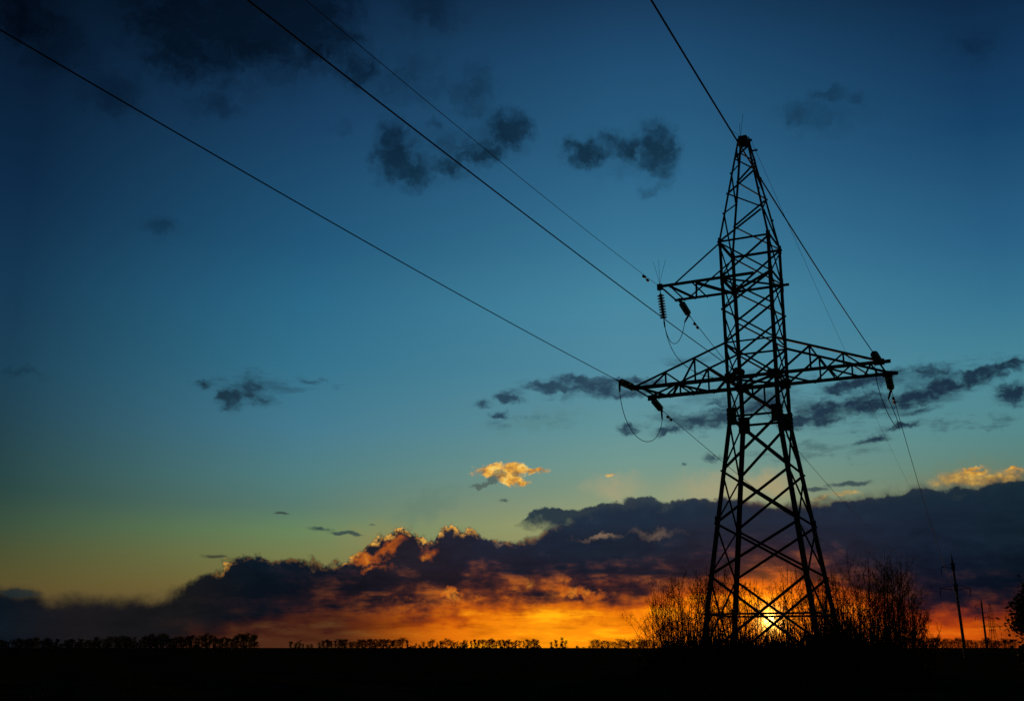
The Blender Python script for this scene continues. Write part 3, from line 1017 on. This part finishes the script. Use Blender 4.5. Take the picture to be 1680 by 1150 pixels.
JR = 0.013
a, b = e_nl + down * 0.42, strings['left'] + Vector((0.05, 0, -1)).normalized() * 0.42
wire('jumper_loop', bez(a, a + Vector((0.15, 0.1, -2.1)), b + Vector((-0.25, -0.3, -1.6)), b), JR, 'hanging wire loop below the tip of the left lower arm', 'jumper loop', 'jumper loops bridging insulator strings')
a, b = e_nr + down * 0.42, strings['right'] + Vector((-0.35, 0, -1)).normalized() * 0.42
wire('jumper_loop', bez(a, a + Vector((0.0, 0.2, -1.7)), b + Vector((0.75, -0.3, -2.3)), b), JR, 'twisted wire loop hanging below the right arm tip', 'jumper loop', 'jumper loops bridging insulator strings')
a, b = e_sus + Vector((0.02, 0, -0.2)), strings['mid'] + Vector((-0.45, -0.2, -0.8)).normalized() * 0.42
wire('jumper_loop', bez(a, a + Vector((0.25, 0.2, -1.15)), b + Vector((-0.15, -0.1, -0.9)), b), JR, 'small wire loop beneath the hanging disc string of the upper arm', 'jumper loop', 'jumper loops bridging insulator strings')
b = e_nm + Vector((-0.5, 0, -0.85)).normalized() * 0.42
wire('jumper_loop', bez(a, a + Vector((0.2, -0.2, -1.7)), b + Vector((-1.2, -0.2, 0.05)), b), JR, 'long slack wire from the hanging disc string down to the pylon body', 'jumper loop', 'jumper loops bridging insulator strings')

# ================================================================== concrete poles and the far pylon
def pole(base, top, arms, label, strings_label, r0=0.30, r1=0.17):
    """arms: (height fraction, left reach, right reach); reaches run across the line"""
    t = thing('utility_pole', label, 'power pole', base, 0, 'concrete poles receding to the right')
    v = top - base
    bm = bmesh.new()
    tube(bm, [v * f for f in (-0.03, 0.2, 0.4, 0.6, 0.8, 0.96, 1.0)], [r0 + (r1 - r0) * f for f in (0, .2, .4, .6, .8, .96)] + [r1 * 0.6], 12)
    link_obj('pole_shaft', bm, M_CONC, t, True)
    side = Vector((math.cos(rad(23)), -math.sin(rad(23)), 0))
    for f, lr, rr in arms:
        bm = bmesh.new()
        c = v * f
        for s in (-1, 1):
            reach = lr if s < 0 else rr
            if reach:
                tip = c + side * s * reach + Vector((0, 0, 0.35))
                slab(bm, c, tip, -0.06, 0.06, -0.06, 0.06, Vector((0, 0, 1)))
                slab(bm, c + Vector((0, 0, 0.9)), tip, -0.035, 0.035, -0.035, 0.035, Vector((0, 0, 1)))
        slab(bm, c - Vector((0, 0, 0.35)), c + Vector((0, 0, 1.05)), -0.24, 0.24, -0.24, 0.24, Vector((0, 1, 0)))
        link_obj('cross_arm', bm, M_STEEL, t)
        for s in (-1, 1):
            reach = lr if s < 0 else rr
            if reach:
                p = base + c + side * s * reach + Vector((0, 0, 0.30))
                o = thing('insulator_string', strings_label, 'insulator', p, 0, strings_label)
                bm = bmesh.new()
                prof = [(0.03, 0.0), (0.03, 0.12)]
                for i in range(7):
                    h = 0.14 + i * 0.15
                    prof += [(0.05, h), (0.13, h + 0.07), (0.05, h + 0.10)]
                prof += [(0.04, 1.25), (0.05, 1.45)]
                lathe(bm, Vector(), Vector((0, 0, -1)), prof, 8)
                link_obj('disc_stack', bm, M_FITTING, o)
    bm = bmesh.new()
    tube(bm, [v, v * 1.0 + Vector((0, 0, 0.9))], [0.05, 0.03], 6)
    link_obj('pole_tip', bm, M_STEEL, t)
    return t


b1 = at(1582.5, 1060, POLE1_D); b1.z = 0
t1 = at(1561.3, 914, POLE1_D)
pole(b1, t1, [(0.885, 2.05, 0.0), (0.665, 2.75, 2.35)], 'leaning concrete pole with two cross arms right of the bushes, the nearer one', 'insulator strings under the arms of the nearer concrete pole')
b2 = at(1619, 1059, POLE2_D); b2.z = 0
t2 = at(1609.4, 984, POLE2_D)
pole(b2, t2, [(0.885, 2.0, 0.0), (0.665, 2.6, 2.2)], 'farther concrete pole between the nearer pole and the distant pylon', 'insulator strings under the arms of the farther concrete pole', 0.42, 0.26)
# line from the near pole on to the far one
for k, (f, s, reach) in enumerate(((0.885, -1, 2.0), (0.665, -1, 2.7), (0.665, 1, 2.3), (1.03, 0, 0))):
    side = Vector((math.cos(rad(23)), -math.sin(rad(23)), 0))
    dz = Vector((0, 0, -1.1 if s else 0))
    p = b1 + (t1 - b1) * f + side * s * reach + dz
    q_ = b2 + (t2 - b2) * f + side * s * reach + dz
    pts = []
    for i in range(31):
        u = i / 30
        w_ = p.lerp(q_, u)
        w_.z -= 4 * 3.5 * u * (1 - u)
        pts.append(w_)
    wire('conductor', pts, 0.010, 'faint distant wire strung between the two concrete poles', 'power line', 'wires between the two concrete poles')

# distant pylon of the same kind: one merged mesh, only a few pixels wide
bpy.context.view_layer.update()
fbm = bmesh.new()
def gather(o, mtx):
    for ch in o.children:
        mm = mtx @ ch.matrix_basis
        if ch.type == 'MESH' and not ch.name.startswith(('bird_spike', 'spike', 'footing')):
            tmp = ch.data.copy()
            tmp.transform(mm)
            fbm.from_mesh(tmp)
            bpy.data.meshes.remove(tmp)
        gather(ch, mm)
gather(tower, Matrix())
fp = at(1631, 1060, FAR_D)
fbm.normal_update()
for v_ in fbm.verts:
    v_.co += v_.normal * 0.05
fo = link_obj('lattice_tower', fbm, M_STEEL)
tag(fo, 'tiny distant steel lattice pylon on the horizon right of the two poles', 'pylon')
fo.location = (fp.x, fp.y, -0.6)
fo.rotation_euler = (0, 0, rad(-48))

# ================================================================== willow bushes behind the pylon
rnd = random.Random(7)


def leaf_faces(bm, p, n, size, spread):
    for _ in range(n):
        c = p + Vector((rnd.gauss(0, spread), rnd.gauss(0, spread), rnd.gauss(0, spread)))
        a = Vector((rnd.uniform(-1, 1), rnd.uniform(-1, 1), rnd.uniform(-0.2, 1))).normalized()
        b = a.orthogonal().normalized()
        b.rotate(Matrix.Rotation(rnd.uniform(0, 6.28), 3, a))
        L = size * rnd.uniform(0.6, 1.3)
        W = L * rnd.uniform(0.28, 0.42)
        v = [bm.verts.new(q) for q in (c - a * L * .5, c + b * W * .5, c + a * L * .5, c - b * W * .5)]
        bm.faces.new(v)


def bush_meshes(height, width, n_stem, leafy):
    bs, bl = bmesh.new(), bmesh.new()
    for i in range(n_stem):
        ang = rnd.uniform(0, 2 * math.pi)
        rr = rnd.uniform(0, 1) ** 0.6 * width * 0.30
        base = Vector((math.cos(ang) * rr, math.sin(ang) * rr, -0.1))
        ang += rnd.gauss(0, 0.5)
        lean = min(abs(rnd.gauss(0, 0.62)), 1.3)
        hh = height * (1.0 - 0.36 * lean * lean) * (rnd.uniform(0.86, 1.04) if lean < 0.3 else rnd.uniform(0.60, 1.0))
        out = Vector((math.cos(ang), math.sin(ang), 0)) * lean * width * 0.85
        pts = []
        wob = Vector((rnd.gauss(0, .14), rnd.gauss(0, .14), 0))
        K = 9
        for k in range(K + 1):
            t = k / K
            pts.append(base + out * t ** 0.85 + Vector((0, 0, hh * t)) + wob * math.sin(t * 5.0) * t)
        r0 = rnd.uniform(0.020, 0.040)
        tube(bs, pts, [r0 * (1 - 0.86 * k / K) for k in range(K + 1)], 4, False)
        # branches forking off at an angle, then turning up, each with twigs of its own
        for _ in range(rnd.randint(7, 10)):
            t = rnd.uniform(0.10, 0.88)
            k = int(t * K)
            p = pts[k].lerp(pts[k + 1], t * K - k)
            a2 = rnd.uniform(0, 2 * math.pi)
            ln = hh * rnd.uniform(0.13, 0.34) * (1.15 - t * 0.6)
            o2 = Vector((math.cos(a2), math.sin(a2), 0)) * ln * rnd.uniform(0.35, 0.95)
            sh = [p, p + o2 * 0.55 + Vector((0, 0, ln * 0.38)), p + o2 + Vector((0, 0, ln * 0.9))]
            tube(bs, sh, [r0 * 0.40, r0 * 0.26, r0 * 0.10], 3, False)
            for q in range(rnd.randint(3, 6)):
                u = rnd.uniform(0.25, 0.9)
                c = sh[0].lerp(sh[1], u * 2) if u < .5 else sh[1].lerp(sh[2], u * 2 - 1)
                tl = ln * rnd.uniform(0.15, 0.38)
                a3 = rnd.uniform(0, 2 * math.pi)
                e = c + Vector((math.cos(a3) * tl * 0.6, math.sin(a3) * tl * 0.6, tl * rnd.uniform(0.3, 1.0)))
                tube(bs, [c, e], [0.007, 0.004], 3, False)
                for w_ in range(int(1 + 4 * leafy * (1.1 - 0.6 * t))):
                    leaf_faces(bl, c.lerp(e, rnd.uniform(0.3, 1.05)), 1, 0.074, 0.035)
            for q in range(int(ln * 4 * leafy) + 1):
                leaf_faces(bl, sh[1].lerp(sh[2], rnd.uniform(0, 1.0)), 1, 0.08, 0.03)
        for q in range(int(hh * 5 * leafy)):
            t = rnd.uniform(0.35, 1.0)
            k = min(int(t * K), K - 1)
            leaf_faces(bl, pts[k].lerp(pts[k + 1], t * K - k), 1, 0.075, 0.03)
    ms, ml = bpy.data.meshes.new('stems'), bpy.data.meshes.new('leaves')
    bs.to_mesh(ms); bs.free()
    bl.to_mesh(ml); bl.free()
    ms.materials.append(M_TWIG)
    ml.materials.append(M_LEAF)
    return ms, ml


# photo x, top y, distance, half width (m), stems, leafiness, label
MIDDLE = 'bare willow bush in the glowing thicket directly behind the pylon legs'
BUSHES = [(1082, 968, 58, 1.0, 13, .7, 'low open willow bush at the left end of the thicket'),
          (1102, 932, 62, 1.3, 20, .9, 'twiggy willow bush left of the pylon, second from the thicket end'),
          (1128, 938, 57, 1.5, 24, 1, 'twiggy willow bush just left of the pylon legs'),
          (1160, 926, 63, 1.5, 22, .8, MIDDLE), (1192, 934, 59, 1.4, 22, .8, MIDDLE), (1222, 924, 64, 1.1, 17, .7, MIDDLE), 
          (1296, 930, 63, 1.1, 17, .7, MIDDLE), (1322, 936, 58, 1.4, 22, .8, MIDDLE), (1348, 930, 62, 1.5, 26, 1.1, MIDDLE),
          (1382, 926, 59, 1.5, 24, .95, 'dense willow bush just right of the pylon legs'),
          (1414, 916, 62, 1.5, 26, .95, 'tall dense willow bush between the pylon and the tallest bush'),
          (1442, 904, 60, 1.4, 31, 1.0, 'tallest willow bush, right of the pylon'),
          (1466, 920, 63, 1.3, 25, .95, 'tall willow bush on the right shoulder of the thicket'),
          (1486, 952, 60, 1.0, 16, 1, 'shorter willow bush near the right end of the thicket'),
          (1508, 1002, 57, 0.7, 6, .8, 'small sparse willow bush at the right end of the thicket')]
for x, y, dist, wd, ns, lf, lab in BUSHES:
    p = at(x, y, dist)
    gz = ground_z(p.x, p.y)
    b_ = thing('willow_bush', lab, 'bush', (p.x, p.y, gz), rnd.uniform(0, 6.28), 'willow bushes in the thicket behind the pylon')
    ms, ml = bush_meshes(p.z - gz + 0.15, wd * 1.9, int(ns * 1.35), lf)
    for nm, me in (('stems', ms), ('leaves', ml)):
        o = bpy.data.objects.new(nm, me)
        COL.objects.link(o)
        o.parent = b_

# ================================================================== tall weeds at the pylon foot and under the thicket
bm = bmesh.new()
def blade(bm, x, y, h, lean, w):
    z = ground_z(x, y) - 0.05
    a = rnd.uniform(0, 6.28)
    d = Vector((math.cos(a), math.sin(a), 0))
    s = Vector((-d.y, d.x, 0)) * w
    p0 = Vector((x, y, z))
    p1 = p0 + d * lean * 0.3 + Vector((0, 0, h * 0.6))
    p2 = p0 + d * lean + Vector((0, 0, h))
    v = [bm.verts.new(q) for q in (p0 - s, p0 + s, p1 + s * .7, p1 - s * .7, p2)]
    bm.faces.new((v[0], v[1], v[2], v[3]))
    bm.faces.new((v[3], v[2], v[4]))
for _ in range(34000):
    px = rnd.uniform(1045, 1528)
    dist = rnd.uniform(34, 66)
    p = at(px, 1062, dist)
    prof = 1.5
    if 1330 < px < 1420 and dist < 44: prof = 2.05
    prof *= min(1, (px - 1040) / 60) * min(1, (1530 - px) / 60)
    k = 0.75 + 0.35 * math.sin(p.x * 1.7 + 0.4) * math.sin(p.y * 1.3) + 0.2 * math.sin(p.x * 4.1)
    h = prof * max(0.35, k) * rnd.uniform(0.55, 1.08)
    blade(bm, p.x, p.y, h, rnd.uniform(0.05, 0.45), rnd.uniform(0.015, 0.04))
o = link_obj('tall_weeds', bm, M_GRASS)
tag(o, 'dark tangle of tall dry weeds around the pylon foot and under the thicket', 'weeds', kind='stuff')

bm = bmesh.new()
for _ in range(16000):
    r = rnd.uniform(7, 60) ** 1.0
    an = rnd.uniform(rad(-32), rad(34))
    blade(bm, r * math.sin(an), r * math.cos(an), rnd.uniform(0.05, 0.22), rnd.uniform(0.03, 0.2), rnd.uniform(0.006, 0.014))
M_STRAW = material('straw', (0.05, 0.042, 0.022), (0.13, 0.105, 0.05), 0.5, 0.95, spec=0.0)
o = link_obj('stubble', bm, M_STRAW)
tag(o, 'short dark stubble scattered over the field', 'stubble', kind='stuff')

# ================================================================== far rows of trees along the horizon
def far_tree(height, crown_w, rnd_):
    bt, bc = bmesh.new(), bmesh.new()
    tube(bt, [Vector((0, 0, -0.3)), Vector((rnd_.gauss(0, .1), 0, height * .3)), Vector((rnd_.gauss(0, .2), 0, height * .62)), Vector((rnd_.gauss(0, .3), 0, height * .92))], [height * .028, height * .02, height * .013, height * .004], 6)
    for i in range(26):
        t = rnd_.uniform(0.12, 0.85)
        a = rnd_.uniform(0, 6.28)
        ln = crown_w * rnd_.uniform(0.5, 1.0) * (1.15 - t * 0.6)
        p = Vector((0, 0, height * t))
        q = p + Vector((math.cos(a) * ln * .8, math.sin(a) * ln * .8, ln * rnd_.uniform(.5, 1.1)))
        q.z = min(q.z, height)
        tube(bt, [p, p.lerp(q, .5) + Vector((0, 0, -.06 * ln)), q], [height * .009, height * .006, height * .002], 3, False)
        for j in range(34):
            c = p.lerp(q, rnd_.uniform(0.35, 1.08)) + Vector((rnd_.gauss(0, .13), rnd_.gauss(0, .13), rnd_.gauss(0, .13))) * crown_w
            c.z = min(max(c.z, height * .10), height * rnd_.uniform(.96, 1.02))
            L = height * rnd_.uniform(.018, .036)
            d1 = Vector((rnd_.gauss(0, 1), rnd_.gauss(0, 1), rnd_.gauss(.4, 1))).normalized() * L
            d2 = d1.orthogonal().normalized() * L * rnd_.uniform(.25, .6)
            v = [bc.verts.new(w_) for w_ in (c - d1, c + d2, c + d1, c - d2)]
            bc.faces.new(v)
    mt, mc = bpy.data.meshes.new('trunk'), bpy.data.meshes.new('crown')
    bt.to_mesh(mt); bt.free(); bc.to_mesh(mc); bc.free()
    mt.materials.append(M_BARK); mc.materials.append(M_FOLIAGE)
    return mt, mc


r2 = random.Random(3)
TREES = [far_tree(10, r2.uniform(2.4, 3.4), r2) for _ in range(7)] + [far_tree(6, 3.0, r2) for _ in range(3)]


def plant(px, top_y, dist, kind, label, group, wide=1.0):
    base_y = 1062 + 0
    d = ray(px, 1062)
    top = at(px, top_y, dist)
    mt, mc = TREES[kind]
    h0 = 10.0 if kind < 7 else 6.0
    gz = ground_z(top.x, top.y)
    s = (top.z - gz) / h0
    t = thing('far_tree', label, 'tree', (top.x, top.y, gz), r2.uniform(0, 6.28), group)
    t.scale = (s * wide, s * wide, s)
    for nm, me in (('trunk', mt), ('crown', mc)):
        o = bpy.data.objects.new(nm, me)
        COL.objects.link(o)
        o.parent = t


L_ROW = 'small dark tree in the long far row along the left horizon'
M_ROW = 'small dark tree in the broken far row on the middle horizon'
R_ROW = 'small dark tree in the low far row on the right horizon behind the poles'
x = -12.0
while x < 424:
    h = 1047 if x < 90 else (1049 if x < 150 else (1045 if x < 230 else 1040.5))
    h += r2.choice((-2.5, -1, 0, 0, 1, 2.5, 4, 6)) + 2.0 * math.sin(x * .09) + 1.5 * math.sin(x * .31)
    plant(x, h, r2.uniform(640, 760), r2.randrange(8), L_ROW, L_ROW, r2.uniform(.9, 1.5))
    x += r2.uniform(3.0, 5.6) if x < 240 else r2.uniform(3.2, 6.6)
for x0, x1, y0, y1, st in ((478, 512, 1051, 1052, 8), (524, 668, 1048.5, 1047, 7.5), (674, 700, 1052, 1052, 9), (706, 886, 1049, 1047.5, 7.5)):
    x = x0
    while x < x1:
        f_ = (x - x0) / (x1 - x0)
        plant(x, y0 + (y1 - y0) * f_ + r2.choice((-2, -1, 0, 0, 1, 2, 4, 5)), r2.uniform(700, 820), r2.randrange(10), M_ROW, M_ROW, r2.uniform(.9, 1.7))
        x += r2.uniform(st * .45, st * 1.0)
for x, y in ((904, 1052), (912, 1048), (922, 1044.5), (928, 1049)):
    plant(x, y, 640, r2.randrange(7), 'tree in the small clump standing alone between the middle rows', 'trees of the lone clump on the middle horizon', 1.0)
for x0, x1, yy, st, lab, grp in ((972, 1018, 1050, 7, 'low tree in the short row left of the willow thicket', 'low trees left of the thicket'),
                                 (1026, 1100, 1050, 6.5, 'low shrubby tree of the hedge right against the thicket', 'low hedge trees against the thicket'),
                                 (1500, 1668, 1047.5, 6.5, R_ROW, R_ROW)):
    x = x0
    while x < x1:
        y = yy + r2.uniform(-2.5, 3) + (3 if 1590 < x < 1612 else 0)
        plant(x, y, r2.uniform(420, 520), 7 + r2.randrange(3), lab, grp, 1.15)
        x += r2.uniform(st * .7, st * 1.4)

# low scrub growing between the far trees
bm = bmesh.new()
for x0, x1, hmax, dist in ((-30, 428, 3.6, 690), (470, 520, 2.4, 740), (520, 705, 3.0, 740), (700, 892, 3.2, 740), (896, 936, 2.2, 640), (940, 1110, 2.4, 500), (1490, 1700, 2.6, 480)):
    n_ = int((x1 - x0) * 16)
    for _ in range(n_):
        x = r2.uniform(x0, x1)
        p = at(x, 1062, dist + r2.uniform(-40, 40))
        k = 0.45 + 0.3 * math.sin(x * .23) * math.sin(x * .071 + 1) + 0.25 * math.sin(x * .61 + 2)
        c = Vector((p.x, p.y, ground_z(p.x, p.y) + r2.uniform(0, 1) * hmax * max(.15, k)))
        L = r2.uniform(.25, .6) * dist / 700
        d1 = Vector((r2.gauss(0, 1), r2.gauss(0, 1), r2.gauss(.3, 1))).normalized() * L
        d2 = d1.orthogonal().normalized() * L * r2.uniform(.4, .8)
        bm.faces.new([bm.verts.new(w_) for w_ in (c - d1, c + d2, c + d1, c - d2)])
o = link_obj('far_scrub', bm, M_FOLIAGE)
tag(o, 'low dark scrub filling the gaps of the tree rows along the horizon', 'scrub', kind='stuff')

# ================================================================== dark tree cut by the right edge of the frame
def leafy_tree(base, height, crown):
    t = thing('leafy_tree', 'dark leafy tree cut off by the right edge of the picture', 'tree', base)
    bt, bc = bmesh.new(), bmesh.new()
    tube(bt, [Vector((0, 0, -.2)), Vector((.05, 0, height * .3)), Vector((-.08, .1, height * .6)), Vector((.1, 0, height * .95))], [.22, .17, .11, .02], 10)
    for i in range(90):
        f_ = rnd.uniform(.05, .97)
        a = rnd.uniform(0, 6.28)
        ln = crown(f_) * rnd.uniform(.55, 1.05)
        p = Vector((0, 0, height * f_ * .92))
        q = p + Vector((math.cos(a) * ln, math.sin(a) * ln, ln * .45))
        tube(bt, [p, p.lerp(q, .5), q], [.05, .03, .01], 4, False)
        for j in range(260):
            c = p.lerp(q, rnd.uniform(.25, 1.05)) + Vector((rnd.gauss(0, .2), rnd.gauss(0, .2), rnd.gauss(0, .22)))
            L = rnd.uniform(.07, .14)
            d1 = Vector((rnd.gauss(0, 1), rnd.gauss(0, 1), rnd.gauss(0, 1))).normalized() * L
            d2 = d1.orthogonal().normalized() * L * .55
            bc.faces.new([bc.verts.new(w_) for w_ in (c - d1, c + d2, c + d1, c - d2)])
    link_obj('trunk', bt, M_BARK, t)
    link_obj('crown', bc, M_FOLIAGE, t)


p = at(1736, 1062, 48); p.z = 0
def crown_w(f):
    return 1.6 - 0.45 * f if f < .8 else 1.24 - (f - .8) * 3.0


leafy_tree(p, 3.9, crown_w)
